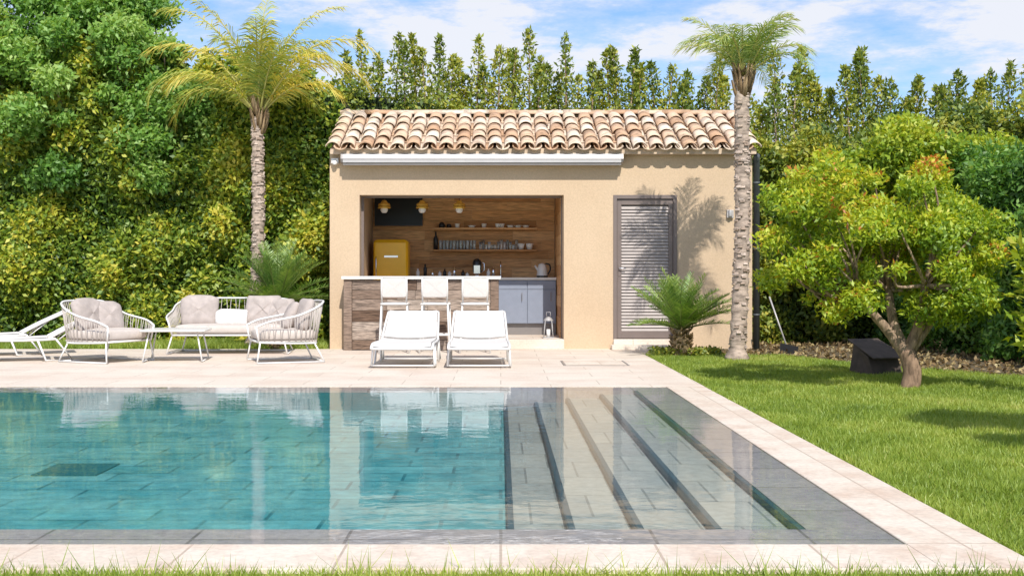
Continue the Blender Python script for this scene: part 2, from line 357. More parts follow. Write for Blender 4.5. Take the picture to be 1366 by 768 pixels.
def plank_wall(mb,kind,pos,a0,a1,z0,z1,th=.02):
    z=z0
    while z<z1-.01:
        hgt=min(.16+R.uniform(-.02,.02),z1-z); a=a0
        while a<a1-.01:
            l=min(R.uniform(.7,1.7),a1-a); t=th+R.uniform(-.004,.004)
            if kind=='y': mb.box(a+.001,a+l-.001,pos-t,pos,z+.002,z+hgt-.002)
            else: mb.box(pos-t if kind=='xr' else pos,pos if kind=='xr' else pos+t,a+.001,a+l-.001,z+.002,z+hgt-.002)
            a+=l
        z+=hgt
plank_wall(b,'y',20.72,-2.14,.9,.15,2.5)
plank_wall(b,'xr',.93,19.02,20.70,.15,2.5)
b.build('wall_planks',[M['planks']],H)
b=MB(); b.box(-2.2,-2.15,19.0,20.75,.15,2.5); b.box(.94,1.09,19.001,20.75,.15,2.5); b.box(-2.33,1.09,19.001,21.59,2.5,2.56); b.box(-2.15,.94,20.73,20.78,.15,2.5)
b.build('interior_walls',[M['stucco']],H)
b=MB(); b.box(-1.12,.60,20.46,20.695,1.875,1.905); b.box(-1.12,.60,20.46,20.695,1.515,1.545)
b.build('shelves',[M['planks']],H,bevel=.003)
b=MB()
for i in range(11):
    xx=-1.0+i*.056; b.lathe((xx,20.56+(i%2)*.05,1.546),[(0,0),(.022,0),(.027,.15),(.025,.15),(.02,.01)],12,1)
for i in range(13):
    xx=-.34+i*.05; b.lathe((xx,20.56+R.uniform(-.03,.03),1.546),[(0,0),(.020,0),(.026,R.choice([.08,.13,.16])),(.023,.08)],12,R.choice([0,1,1]))
for xx in(-.28,-.05,.02,-.72): b.lathe((xx,20.56,1.906),[(0,0),(.03,0),(.045,.07),(.042,.07),(.028,.01)],14,0)
for xx in(.16,.29,.42,-.48): b.lathe((xx,20.56,1.906),[(0,0),(.035,0),(.065,.04),(.06,.04),(.03,.01)],14,0)
for xx in(.34,.48): b.lathe((xx,20.56,1.546),[(0,0),(.04,0),(.062,.10),(.056,.10),(.035,.01)],14,0)
b.lathe((-.98,20.58,1.906),[(0,0),(.05,0),(.055,.05),(.03,.09),(0,.1)],14,2)
b.lathe((-.86,20.58,1.906),[(0,0),(.04,0),(.04,.06),(0,.07)],14,2)
b.lathe((-1.08,20.56,1.546),[(0,0),(.04,0),(.04,.18),(.015,.23),(.015,.30),(0,.30)],14,2)
b.build('crockery',[M['ceramic'],M['glass'],M['black']],H)
tv=MB(); tv.box(-2.10,-1.30,20.60,20.65,1.94,2.42,0); tv.box(-2.085,-1.315,20.594,20.599,1.955,2.405,1); tv.build('television',[M['black'],simple('tv_screen',(.008,.009,.012),.35,var=.1,spec=.3)],H,bevel=.004)
b=MB(); b.box(-1.45,.90,20.12,20.69,.33,1.04,0); b.box(-1.45,.90,20.17,20.69,.15,.33,2); b.box(-1.47,.905,20.08,20.70,1.042,1.082,1)
for i in range(5):
    xa=-1.44+i*.468; b.box(xa+.004,xa+.462,20.098,20.118,.34,.885,0); b.box(xa+.004,xa+.462,20.098,20.118,.892,1.03,0)
    b.tube([(xa+.38,20.07,.84),(xa+.38,20.07,.70)],.006,6,2)
b.build('kitchen_counter',[M['bluegrey'],M['countertop'],M['alud']],H,bevel=.003)
b=MB(); b.box(-2.07,-1.50,20.02,20.55,.19,1.70,0)
o=b.build('refrigerator',[M['yellow']],H,bevel=.07,bseg=6)
b=MB(); b.box(-2.055,-1.515,19.975,20.045,.24,1.66,0); b.build('refrigerator_door',[M['yellow']],H,bevel=.03,bseg=4)
b=MB(); b.tube([(-2.01,19.97,1.06),(-2.01,19.945,1.09),(-2.01,19.945,1.38),(-2.01,19.97,1.41)],.011,8)
b.obox((-1.77,19.970,1.42),(.22,.008,.03),Matrix.Rotation(0,3,'Y'))
b.build('refrigerator_trim',[M['chrome']],H)
for i,xx in enumerate((-1.84,-1.24,-.655)):
    b=MB(); c=(xx,19.55,2.10)
    b.tube([(xx,19.55,2.5),(xx,19.55,2.28)],.006,6,1)
    b.lathe(c,[(.02,.20),(.035,.195),(.05,.17),(.055,.155)],20,0)
    b.lathe(c,[(.03,.165),(.085,.15),(.10,.115),(.098,.11),(.07,.135)],20,0)
    b.lathe(c,[(.03,.12),(.095,.10),(.105,.075),(.1,.07),(.06,.09)],20,0)
    b.lathe(c,[(.045,.09),(.06,.05),(.05,.02),(.03,0),(0,0)],20,2)
    b.build('pendant_lamp',[M['brass'],M['black'],M['ceramic']],H)
b=MB(); bx0,bx1,by=-2.33,-.03,18.36
b.box(bx0+.03,bx1-.03,by+.03,18.58,0,1.05,2,.1)
for xa in (bx0,bx1-.12): b.box(xa,xa+.12,by-.012,by+.03,0,1.052,0)
z=0.005
while z<1.04:
    h=min(R.uniform(.11,.17),1.05-z); a=bx0+.122; segs=[bx0+.122,bx0+.122+R.uniform(.5,.7),R.uniform(-1.3,-.9),bx1-.122]
    for k in range(3): b.box(segs[k]+.002,segs[k+1]-.002,by+R.uniform(0,.012),by+.03,z+.003,z+h-.003,0)
    b.box(bx1-.03,bx1-.004,by+.032,18.58,z+.003,z+h-.003,0); b.box(bx0+.004,bx0+.03,by+.032,18.58,z+.003,z+h-.003,0)
    z+=h
b.box(bx0-.03,bx1+.03,by-.05,18.62,1.055,1.10,1)
b.build('bar_counter',[M['reclaimed'],M['countertop'],M['black']],H,bevel=.003)
b=MB(); cx=-.39; b.lathe((cx,20.35,1.083),[(0,0),(.085,0),(.085,.03),(.06,.05),(.06,.09)],20,1); b.lathe((cx,20.35,1.083),[(.06,.08),(.07,.1),(.075,.24),(.06,.28),(.02,.31),(0,.31)],20,0)
b.box(cx-.05,cx+.05,20.26,20.30,1.15,1.28,1); b.tube([(cx+.07,20.33,1.34),(cx+.12,20.33,1.31),(cx+.12,20.33,1.2),(cx+.07,20.33,1.17)],.012,6,1); b.build('blender_jug',[M['black'],M['chrome']],H)
b=MB(); b.tube(spline([(0,20.5,1.083),(0,20.5,1.28),(-.0,20.44,1.34),(0,20.36,1.31),(0,20.34,1.25)],5),.013,8); b.lathe((0,20.5,1.083),[(.03,0),(.03,.03),(.015,.05)],12); b.build('faucet',[M['chrome']],H)
b=MB(); kx=.68; b.lathe((kx,20.3,1.083),[(0,0),(.09,0),(.092,.03),(.08,.14),(.06,.21),(.05,.22),(0,.235)],20,0); b.lathe((kx,20.3,1.083),[(.093,0),(.093,.03)],20,1); b.tube(spline([(kx+.05,20.3,1.31),(kx+.12,20.3,1.29),(kx+.13,20.3,1.2),(kx+.085,20.3,1.13)],5),.012,8,1); b.tube([(kx-.07,20.3,1.2),(kx-.12,20.3,1.28)],[.02,.012],8,0); b.build('kettle',[M['ceramic'],M['black']],H)
b=MB()
for xx,hh,mm in((-1.36,.14,1),(-1.24,.22,0),(-1.12,.12,2),(-1.0,.10,1),(-.92,.14,0),(-.84,.1,1),(-.76,.17,2),(-.62,.12,0),(-.55,.08,1),(-.2,.14,1),(-.12,.18,2)): b.lathe((xx,20.3,1.083),[(0,0),(.028,0),(.03,hh*.7),(.014,hh*.8),(.014,hh),(0,hh)],12,mm)
b.build('bottles',[M['black'],M['ceramic'],M['chrome']],H)
b=MB(); lx,ly=.73,18.95
b.box(lx-.08,lx+.08,ly-.08,ly+.08,.152,.17,0)
for sx in(-1,1):
    for sy in(-1,1): b.tube([(lx+sx*.07,ly+sy*.07,.17),(lx+sx*.05,ly+sy*.05,.42)],.006,6,0)
b.lathe((lx,ly,.42),[(.08,0),(.05,.04),(.02,.06),(0,.06)],4,0); b.tube([(lx-.03,ly,.48),(lx-.03,ly,.55),(lx+.03,ly,.55),(lx+.03,ly,.48)],.005,6,0); b.lathe((lx,ly,.17),[(0,0),(.03,0),(.03,.12),(0,.12)],12,1)
b.build('lantern',[M['alu'],M['ceramic']])
# louvred door
b=MB(); dx0,dx1,dz0,dz1=1.705,2.67,.152,2.328; yf=18.765
b.box(dx0,dx0+.055,yf-.03,yf+.08,dz0,dz1,0); b.box(dx1-.055,dx1,yf-.03,yf+.08,dz0,dz1,0); b.box(dx0+.055,dx1-.055,yf-.03,yf+.08,dz1-.055,dz1,0)
lx0,lx1=dx0+.06,dx1-.06
b.box(lx0,lx0+.065,yf,yf+.045,dz0+.01,dz1-.06,0); b.box(lx1-.065,lx1,yf,yf+.045,dz0+.01,dz1-.06,0); b.box(lx0+.065,lx1-.065,yf,yf+.045,dz1-.145,dz1-.06,0); b.box(lx0+.065,lx1-.065,yf,yf+.045,dz0+.01,dz0+.12,0)
b.box(lx0+.065,lx1-.065,yf+.05,yf+.06,dz0+.1,dz1-.1,0)
zz=dz0+.14
while zz<dz1-.16:
    b.obox(((lx0+lx1)/2,yf+.020,zz),(lx1-lx0-.132,.050,.010),Matrix.Rotation(math.radians(60),3,'X'),1); zz+=.0485
b.box(lx0+.015,lx0+.05,yf-.008,yf,1.10,1.28,0); b.tube([(lx0+.03,yf-.008,1.22),(lx0+.03,yf-.045,1.22),(lx0+.13,yf-.045,1.22)],.009,8,2)
b.build('louvred_door',[M['taupe_paint'],M['louver'],M['chrome']],H,bevel=.002)
b=MB(); b.box(.925,.953,19.003,19.03,.15,2.33); b.box(-2.139,-2.10,18.98,19.03,.15,2.329); b.box(-2.10,.925,18.98,19.03,2.30,2.329); b.build('opening_frame',[M['taupe_paint']],H)
# awning cassette
b=MB(); ax0,ax1=-2.40,1.84
prof=[(18.745,2.80),(18.63,2.79),(18.56,2.815),(18.54,2.86),(18.56,2.93),(18.62,2.955),(18.745,2.96)]
vs=[(ax0+.03,y,z) for y,z in prof]+[(ax1-.03,y,z) for y,z in prof]; n=len(prof)
b.add(vs,[(i,i+n,(i+1)%n+n,(i+1)%n) for i in range(n)],0,.5)
for xa,xb in((ax0,ax0+.03),(ax1-.03,ax1)):
    vs=[(xa,18.655+(y-18.655)*1.07,2.88+(z-2.88)*1.07) for y,z in prof]+[(xb,18.655+(y-18.655)*1.07,2.88+(z-2.88)*1.07) for y,z in prof]
    vs=[(x,min(y,18.747),z) for x,y,z in vs]
    b.add(vs,[(i,i+n,(i+1)%n+n,(i+1)%n) for i in range(n)]+[tuple(range(n)),tuple(range(n,2*n))[::-1]],1)
b.box(ax0+.035,ax1-.035,18.528,18.538,2.80,2.845,0); b.box(ax0+.035,ax1-.035,18.529,18.537,2.848,2.858,1); b.box(ax0+.035,ax1-.035,18.545,18.62,2.765,2.786,1)
b.build('awning_cassette',[M['alu'],M['alud']],H)
b=MB(); b.box(-2.56,-2.45,18.68,18.748,2.80,2.88,0); b.lathe((-2.505,18.67,2.78),[(0,0),(.03,.0),(.04,.03),(.03,.06),(0,.06)],12,1); b.build('motion_sensor',[M['white'],M['ceramic']],H,bevel=.005)
b=MB(); b.box(3.42,3.52,18.70,18.748,1.98,2.10,0); b.tube([(3.47,18.69,2.10),(3.47,18.69,2.0)],.03,12,0); b.build('wall_lamp',[M['alu']],H,bevel=.005)
b=MB(); b.tube([(3.885,18.80,0),(3.885,18.80,2.85),(3.87,18.7,2.92)],.05,12); 
for zz in(.5,1.5,2.5): b.tube([(3.885,18.80,zz),(3.885,18.80,zz+.03)],.056,12)
b.build('downpipe',[M['darkgreen']],H)
# roof
b=MB()
eY,eZ,rY,rZ=18.56,2.965,20.42,3.70; bY=22.28; rx0,rx1=-2.62,3.90
def slab(y0,z0,y1,z1,th,x0,x1,mat):
    b.add([(x0,y0,z0),(x1,y0,z0),(x1,y1,z1),(x0,y1,z1),(x0,y0,z0-th),(x1,y0,z0-th),(x1,y1,z1-th),(x0,y1,z1-th)],[(0,1,2,3),(4,7,6,5),(0,4,5,1),(1,5,6,2),(3,2,6,7),(0,3,7,4)],mat,.4)
slab(eY+.05,eZ+.03,rY,rZ-.02,.05,rx0+.05,rx1-.05,0); slab(bY,eZ+.02,rY+.001,rZ-.02,.05,rx0+.05,rx1-.05,0)
def tile(c,ux,uy,uz,length,r0,r1,up=True,th=.014,mat=0,seg=8):
    vs=[];fs=[]; rnd=R.random()
    for (t,r) in((0,r0),(length,r1)):
        for rad in(r,r-th):
            for k in range(seg+1):
                a=math.pi*k/seg; h=math.sin(a)*rad*(.74 if up else .6)*(1 if up else -1)
                vs.append(c+ux*(math.cos(a)*rad)+uz*h+uy*t)
    n=seg+1
    for k in range(seg):
        fs.append((k,k+1,2*n+k+1,2*n+k)); fs.append((n+k,3*n+k,3*n+k+1,n+k+1)); fs.append((k,n+k,n+k+1,k+1)); fs.append((2*n+k,2*n+k+1,3*n+k+1,3*n+k))
    fs.append((0,2*n,3*n,n)); fs.append((seg,n+seg,3*n+seg,2*n+seg))
    b.add(vs,fs,mat,rnd,True)
for side in(0,1):
    if side==0: o0=Vector((0,eY,eZ)); uy=Vector((0,rY-eY,rZ-eZ)).normalized(); ux=Vector((1,0,0))
    else: o0=Vector((0,bY,eZ)); uy=Vector((0,-(rY-eY),rZ-eZ)).normalized(); ux=Vector((-1,0,0))
    uz=ux.cross(uy); uz=uz if uz.z>0 else -uz
    Ls=math.hypot(rY-eY,rZ-eZ); nc=27; pitch=(rx1-rx0-.2)/(nc-1); rows=5; ex=Ls/rows
    for c in range(nc):
        X=rx0+.10+c*pitch
        for r in range(rows):
            jit=R.uniform(-.012,.012) if c not in (0,nc-1) else 0
            yaw=R.uniform(-.04,.04); uxx=(ux+uy*yaw).normalized(); uyy=(uy-ux*yaw).normalized()
            cc=o0+Vector((X+jit,0,0))+uy*(r*ex-.02+R.uniform(-.03,.03))+uz*(.070+R.uniform(0,.014))
            u2=(uyy-uz*.045).normalized()
            tile(cc,uxx,u2,uz,ex+.09,.110,.094)
            if c<nc-1:
                cc=o0+Vector((X+pitch/2,0,0))+uy*(r*ex-.05)+uz*.100
                tile(cc,ux,(uy-uz*.035).normalized(),uz,ex+.09,.10,.10,False)
nr=16; step=(rx1-rx0)/nr
for i in range(nr):
    tile(Vector((rx0+i*step-.02,rY,rZ+.05+R.uniform(0,.015))),Vector((0,1,0)),Vector((1,0,.02)),Vector((0,0,1)),step+.05,.12,.105)
b.box(rx0+.06,rx1-.06,eY+.03,eY+.18,eZ-.03,eZ+.055,1,.5)
b.build('tile_roof',[M['tile'],simple('mortar',(.55,.43,.32),.95,var=.2)],H)

# ---------------------------------------------------------------- furniture
def sun_lounger(loc,rotz):
    b=MB(); hw=.36; zs=.29
    for sx in(-1,1):
        b.tube(spline([(sx*hw,-.98,zs-.05),(sx*hw,-.80,zs),(sx*hw,0,zs-.012),(sx*hw,.42,zs)],6),.017,8,0)
        b.tube(spline([(sx*hw*.99,.34,zs+.01),(sx*hw*.97,.60,zs+.15),(sx*hw*.93,.98,zs+.33)],5),.015,8,0)
        b.tube([(sx*hw,-.72,zs-.01),(sx*(hw+.015),-.80,.03),(sx*(hw+.015),-.55,.02),(sx*(hw+.01),-.45,.03),(sx*hw,-.38,zs-.01)],.014,8,0)
        b.tube([(sx*hw,.20,zs-.01),(sx*(hw+.01),.30,.02),(sx*(hw+.01),.62,.02),(sx*hw,.42,zs)],.014,8,0)
        b.tube([(sx*hw*.9,.72,zs+.20),(sx*hw*.9,.46,zs-.01)],.009,6,0)
    b.tube([(-hw,-.98,zs-.05),(hw,-.98,zs-.05)],.017,8,0); b.tube([(-hw*.93,.98,zs+.33),(hw*.93,.98,zs+.33)],.015,8,0)
    for yy,zz in((-.8,.03),(.62,.02),(-.38,zs-.02),(.42,zs-.01)): b.tube([(-hw,yy,zz),(hw,yy,zz)],.011,8,0)
    prof=[Vector(p) for p in spline([(0,-.985,zs-.03),(0,-.80,zs+.008),(0,-.1,zs-.0),(0,.33,zs+.012)],8)]
    prof2=[Vector(p) for p in spline([(0,.37,zs+.03),(0,.60,zs+.155),(0,.985,zs+.345)],8)]
    for pr,tp in ((prof,0),(prof2,.07)):
        vs=[];fs=[];nx=9; n=len(pr)
        for th in(0,-.012):
            for j,p in enumerate(pr):
                ww=(hw-.022)*(1-tp*j/(n-1))
                for i in range(nx):
                    t=-1+2*i/(nx-1); vs.append((t*ww,p.y,p.z+.008+th-.022*(1-t*t)))
        for j in range(n-1):
            for i in range(nx-1):
                a=j*nx+i; fs.append((a,a+1,a+nx+1,a+nx)); a+=n*nx; fs.append((a,a+nx,a+nx+1,a+1))
        b.add(vs,fs,1,.5,True)
    b.build('sun_lounger',[M['white'],M['whitefab']],None,loc,rotz)
sun_lounger((-1.165,15.55,0),0); sun_lounger((-.27,15.55,0),0.015)
sun_lounger((-6.25,16.1,0),math.radians(-68)); sun_lounger((-7.05,17.2,0),math.radians(-68))

def bar_stool(loc,rotz=0):
    b=MB()
    for sx in(-1,1):
        b.tube([(sx*.18,.16,.72),(sx*.215,.21,0)],.014,8,0); b.tube([(sx*.18,-.16,.72),(sx*.215,-.23,0)],.014,8,0)
        b.tube([(sx*.175,-.17,.72),(sx*.18,-.20,.90),(sx*.175,-.235,1.08)],.013,8,0)
        b.tube([(sx*.20,.19,.26),(sx*.20,-.205,.26)],.009,8,0)
        b.tube([(sx*.185,.17,.70),(sx*.185,-.17,.70)],.012,8,0)
    b.tube([(-.20,.19,.26),(.20,.19,.26)],.011,8,0); b.tube([(-.205,-.21,.26),(.205,-.21,.26)],.011,8,0)
    b.tube([(-.175,-.235,1.08),(.175,-.235,1.08)],.012,8,0)
    b.pillow((0,0,.70),(.42,.40,.05),mat=1,e=.25)
    b.pillow((0,-.215,.935),(.35,.28,.022),Matrix.Rotation(math.radians(97),3,'X'),1,e=.18,ez=.5,lump=0)
    b.build('bar_stool',[M['white'],M['whitefab']],None,loc,rotz)
for xx,rz in((-1.53,.05),(-.935,-.03),(-.37,.02)): bar_stool((xx,17.85,0),rz)

def rope_seat(name,loc,rotz,w,d,cushions):
    b=MB(); hw=w/2; hd=d/2
    top=spline([(hw*.93,-hd,.46),(hw,-hd*.6,.53),(hw,.2*hd,.60),(hw*.97,.75*hd,.70),(hw*.75,hd,.77),(0,hd*1.06,.78),(-hw*.75,hd,.77),(-hw*.97,.75*hd,.70),(-hw,.2*hd,.60),(-hw,-hd*.6,.53),(-hw*.93,-hd,.46)],8)
    bot=spline([(hw*.88,-hd*.92,.27),(hw*.9,-hd*.6,.26),(hw*.9,.2*hd,.25),(hw*.86,.66*hd,.25),(hw*.7,hd*.8,.25),(0,hd*.84,.25),(-hw*.7,hd*.8,.25),(-hw*.86,.66*hd,.25),(-hw*.9,.2*hd,.25),(-hw*.9,-hd*.6,.26),(-hw*.88,-hd*.92,.27)],8)
    b.tube(top,.013,8,0); b.tube(bot,.012,8,0)
    b.tube([top[0],bot[0]],.012,8,0); b.tube([top[-1],bot[-1]],.012,8,0); b.tube([bot[0],bot[-1]],.012,8,0)
    n=int((w+2*d)/.032)
    def samp(P,t):
        f=t*(len(P)-1); i=min(int(f),len(P)-2); return P[i].lerp(P[i+1],f-i)
    for i in range(1,n):
        t=i/n; sh=.006 if i%2 else -.006
        a=samp(top,t); c=samp(bot,min(.999,max(0,t+sh))); b.tube([a,a.lerp(c,.5)+Vector((0,0,-.0)),c],.0045,5,1)
    for sx in(-1,1):
        b.tube([(sx*hw*.88,-hd*.88,.27),(sx*hw*.96,-hd*.98,.012)],.011,8,0)
        b.tube([(sx*hw*.82,hd*.72,.25),(sx*hw*.92,hd*1.0,.012)],.011,8,0)
        b.tube([(sx*hw*.96,-hd*.98,.012),(sx*hw*.92,hd*1.0,.012)],.010,8,0)
    b.tube([(-hw*.92,hd,.012),(hw*.92,hd,.012)],.010,8,0)
    b.box(-hw*.86,hw*.86,-hd*.88,hd*.78,.27,.285,1)
    b.pillow((0,-.03*d,.35),(w*.84,d*.84,.15),mat=2,e=.22,ez=.5)
    for (cx,cy,cz,sx,sz,tilt,yaw,mt) in cushions:
        rot=Matrix.Rotation(yaw,3,'Z')@Matrix.Rotation(math.radians(90-tilt),3,'X')
        b.pillow((cx,cy,cz),(sx,sz,.17),rot,mt,e=.36,ez=.95)
    b.build(name,[M['white'],M['rope'],M['cream'],M['taupe'],M['lightcush']],None,loc,rotz)
rope_seat('rope_armchair',(-5.08,15.95,0),math.radians(62),.86,.86,[(-.12,.20,.60,.50,.44,18,.1,3),(.16,.16,.57,.46,.42,24,-.2,3)])
rope_seat('rope_armchair',(-2.78,15.95,0),math.radians(-70),.86,.86,[(.10,.22,.60,.50,.44,18,.05,3),(-.14,.10,.58,.44,.40,26,-.15,3)])
rope_seat('rope_sofa',(-3.85,17.75,0),math.radians(2),1.75,.85,[(-.50,.17,.60,.54,.46,16,.05,3),(.42,.17,.60,.54,.46,16,-.05,3),(-.02,.06,.50,.46,.26,20,.03,4),(.66,.1,.58,.44,.42,20,-.4,3)])
b=MB(); tw=.40
b.pillow((0,0,.40),(.84,.84,.028),mat=1,e=.16,ez=.3,lump=0,nu=48)
for sx in(-1,1):
    for sy in(-1,1): b.tube([(sx*.30,sy*.30,.385),(sx*.37,sy*.37,.012)],.010,8,0)
    b.tube([(sx*.37,-.37,.012),(sx*.37,.37,.012)],.009,8,0); b.tube([(sx*.30,-.30,.38),(sx*.30,.30,.38)],.009,8,0)
b.build('coffee_table',[M['white'],M['countertop']],None,(-4.22,16.1,0),.12)

b=MB(); b.tube([(4.15,17.9,.05),(3.93,18.1,.80)],.012,8,0); b.obox((4.16,17.88,.06),(.26,.06,.10),Matrix.Rotation(.2,3,'Y'),1); b.obox((4.16,17.88,.02),(.28,.08,.05),Matrix.Rotation(.2,3,'Y'),1); b.build('broom',[M['alu'],M['black']])
b=MB()
b.add([(-.2,-.2,0),(.2,-.2,0),(.2,.25,0),(-.2,.25,0),(-.2,-.1,.20),(.2,-.1,.20),(.16,.22,.34),(-.16,.22,.34)],[(0,3,2,1),(0,1,5,4),(4,5,6,7),(1,2,6,5),(0,4,7,3),(2,3,7,6)])
b.add([(-.23,-.24,.18),(.23,-.24,.18),(.21,.27,.37),(-.21,.27,.37),(-.23,-.24,.20),(.23,-.24,.20),(.21,.27,.39),(-.21,.27,.39)],[(0,3,2,1),(4,5,6,7),(0,1,5,4),(1,2,6,5),(2,3,7,6),(3,0,4,7)])
b.build('mower_shelter',[simple('weathered_box',(.07,.05,.04),.7,var=.3,scale=10)],None,(4.26,14.0,-.01),.35,bevel=.01)

# ---------------------------------------------------------------- palms, cycads
def frond(b,o,az,el,length,droop,ll,lw,n,hang=.25,vee=.25,ang=.5,lm=0,sm=1,base=.12,rb=.5,dexp=1.5):
    st=16; p=Vector(o); pts=[p.copy()]; e=el; tans=[]; twist=R.uniform(-.35,.35)
    for i in range(st):
        t=i/st; e=el-droop*(t**dexp)
        d=Vector((math.cos(az+twist*t)*math.cos(e),math.sin(az+twist*t)*math.cos(e),math.sin(e))); tans.append(d); p=p+d*length/st; pts.append(p.copy())
    tans.append(tans[-1])
    b.tube(pts,[.015*(1-i/(st+2)) *(length**.5) for i in range(st+1)],5,sm)
    for i in range(n):
        t=base+(1-base)*(i+.5)/n; f=t*st; k=min(int(f),st-1); P=pts[k].lerp(pts[k+1],f-k); T=tans[k]
        S=T.cross(Vector((0,0,1))); S=S.normalized() if S.length>.05 else Vector((math.sin(az),-math.cos(az),0)); U=S.cross(T)
        prof=max(.12,math.sin(math.pi*min(1,(.12+.80*t)))**.7)
        for sd_ in(-1,1):
            v=vee+R.uniform(-.25,.25); a=ang+t*.5+R.uniform(-.15,.15)
            D=(S*sd_*math.cos(a)+T*math.sin(a)+U*v).normalized(); L=ll*prof*R.uniform(.8,1.15)
            W=T*(lw/2)
            m1=P+D*L*.5-Vector((0,0,hang*L*.15)); tip=P+D*L-Vector((0,0,hang*L*.7))
            b.add([P-W*.5,P+W*.5,m1+W,m1-W,tip],[(0,1,2,3),(3,2,4)],lm,min(1,max(0,rb+R.gauss(0,.15)+.2*t)))
def palm(name,base,top,r,fr,fronds,lmat):
    b=MB(); base=Vector(base); top=Vector(top); n=60; pts=[];rr=[]
    for i in range(n+1):
        t=i/n; p=base.lerp(top,t)+Vector((.03*math.sin(t*4),0,0)); pts.append(p); rr.append(r*(1.18-.25*t if t<.12 else 1.15-.2*t)*(1+.07*((i%3)-1))*R.uniform(.95,1.06)+(.05 if t<.03 else 0))
    b.tube(pts,rr,14,0,.5)
    for i in range(300):
        t=R.random()**.8; a=R.uniform(0,2*math.pi); p=base.lerp(top,t)+Vector((.03*math.sin(t*4),0,0)); rad=r*1.0*(1.15-.2*t)
        c=p+Vector((math.cos(a)*rad,math.sin(a)*rad,0)); 
        b.obox(c,(.022,.06,.018+.03*R.random()),Matrix.Rotation(a,3,'Z')@Matrix.Rotation(-.5,3,'Y'),0,R.random())
    for i in range(44):
        a=i*2.4; t=R.random(); p=top+Vector((0,0,-.28+.38*t)); c0=p+Vector((math.cos(a),math.sin(a),0))*r*.75
        b.tube([c0,c0+Vector((math.cos(a)*.05,math.sin(a)*.05,.12)),c0+Vector((math.cos(a)*.09,math.sin(a)*.09,.26))],[.028,.02,.006],6,3,R.random())
    for (az,el,ln,dr,rb) in fronds:
        frond(b,top+Vector((math.cos(az)*.05,math.sin(az)*.05,.05)),az,el,ln,dr,fr['ll'],fr['lw'],fr['n'],fr['hang'],fr['vee'],fr['ang'],2,1,.14,rb,fr['dexp'])
    b.build(name,[M['bark'],M['frond_stem'],lmat,M['boot']])
D=math.radians
fl=[]
for i in range(20):
    e=R.uniform(40,86); a=i*2.399+R.uniform(-.3,.3)
    fl.append((a,D(e),R.uniform(1.5,2.1),D(R.uniform(70,140)),R.uniform(.35,.75)))
fl+= [(D(180),D(60),2.3,D(95),.7),(D(165),D(72),2.7,D(85),.6),(D(0),D(56),2.1,D(125),.75),(D(12),D(66),2.4,D(115),.7),(D(200),D(46),1.6,D(95),.6),(D(345),D(44),1.5,D(105),.8),(D(100),D(84),2.3,D(50),.5),(D(20),D(78),2.4,D(75),.6),(D(190),D(80),2.2,D(65),.6)]
palm('palm_tree',(-3.88,19.45,0),(-3.80,19.45,3.60),.092,dict(ll=.46,lw=.023,n=50,hang=.75,vee=.2,ang=.6,dexp=1.8),fl,L_palm)
fl=[]
for i in range(24):
    e=R.uniform(30,86); a=i*2.399+R.uniform(-.3,.3)
    fl.append((a,D(e),R.uniform(.80,1.15),D(R.uniform(50,125)),R.uniform(.35,.7)))
palm('palm_tree',(3.10,16.25,-.02),(3.19,16.25,3.68),.092,dict(ll=.32,lw=.018,n=40,hang=.6,vee=.2,ang=.6,dexp=1.7),fl,L_palm2)
def cycad(loc,h,n,ln,rot):
    b=MB(); b.tube([(0,0,0),(0,0,h*.5),(0,0,h)],[.11,.13,.09],12,1)
    for i in range(90):
        a=i*2.4; t=R.random(); c=Vector((math.cos(a)*.12,math.sin(a)*.12,t*h)); b.tube([c,c+Vector((math.cos(a)*.05,math.sin(a)*.05,.05))],[.02,.006],5,1,R.random())
    for i in range(n):
        e=R.uniform(12,82); frond(b,(0,0,h),i*2.399,D(e),ln*R.uniform(.85,1.1),D(R.uniform(15,45)),.18,.012,46,.1,.35,.35,0,2,.12,R.uniform(.3,.8))
    b.build('sago_palm',[L_cycad,M['boot'],simple('cycad_stem',(.14,.18,.04),.5)],None,loc,rot)
cycad((2.50,17.15,-.02),.38,54,.84,0); cycad((-3.42,18.9,-.02),.66,64,1.0,1)
P=np.column_stack([rng.uniform(2.1,3.05,1500),rng.uniform(17.0,17.5,1500),rng.uniform(0,.10,1500)])
leaves('ground_cover_plant',P,.05,rng.uniform(.2,.9,1500),L_spire)

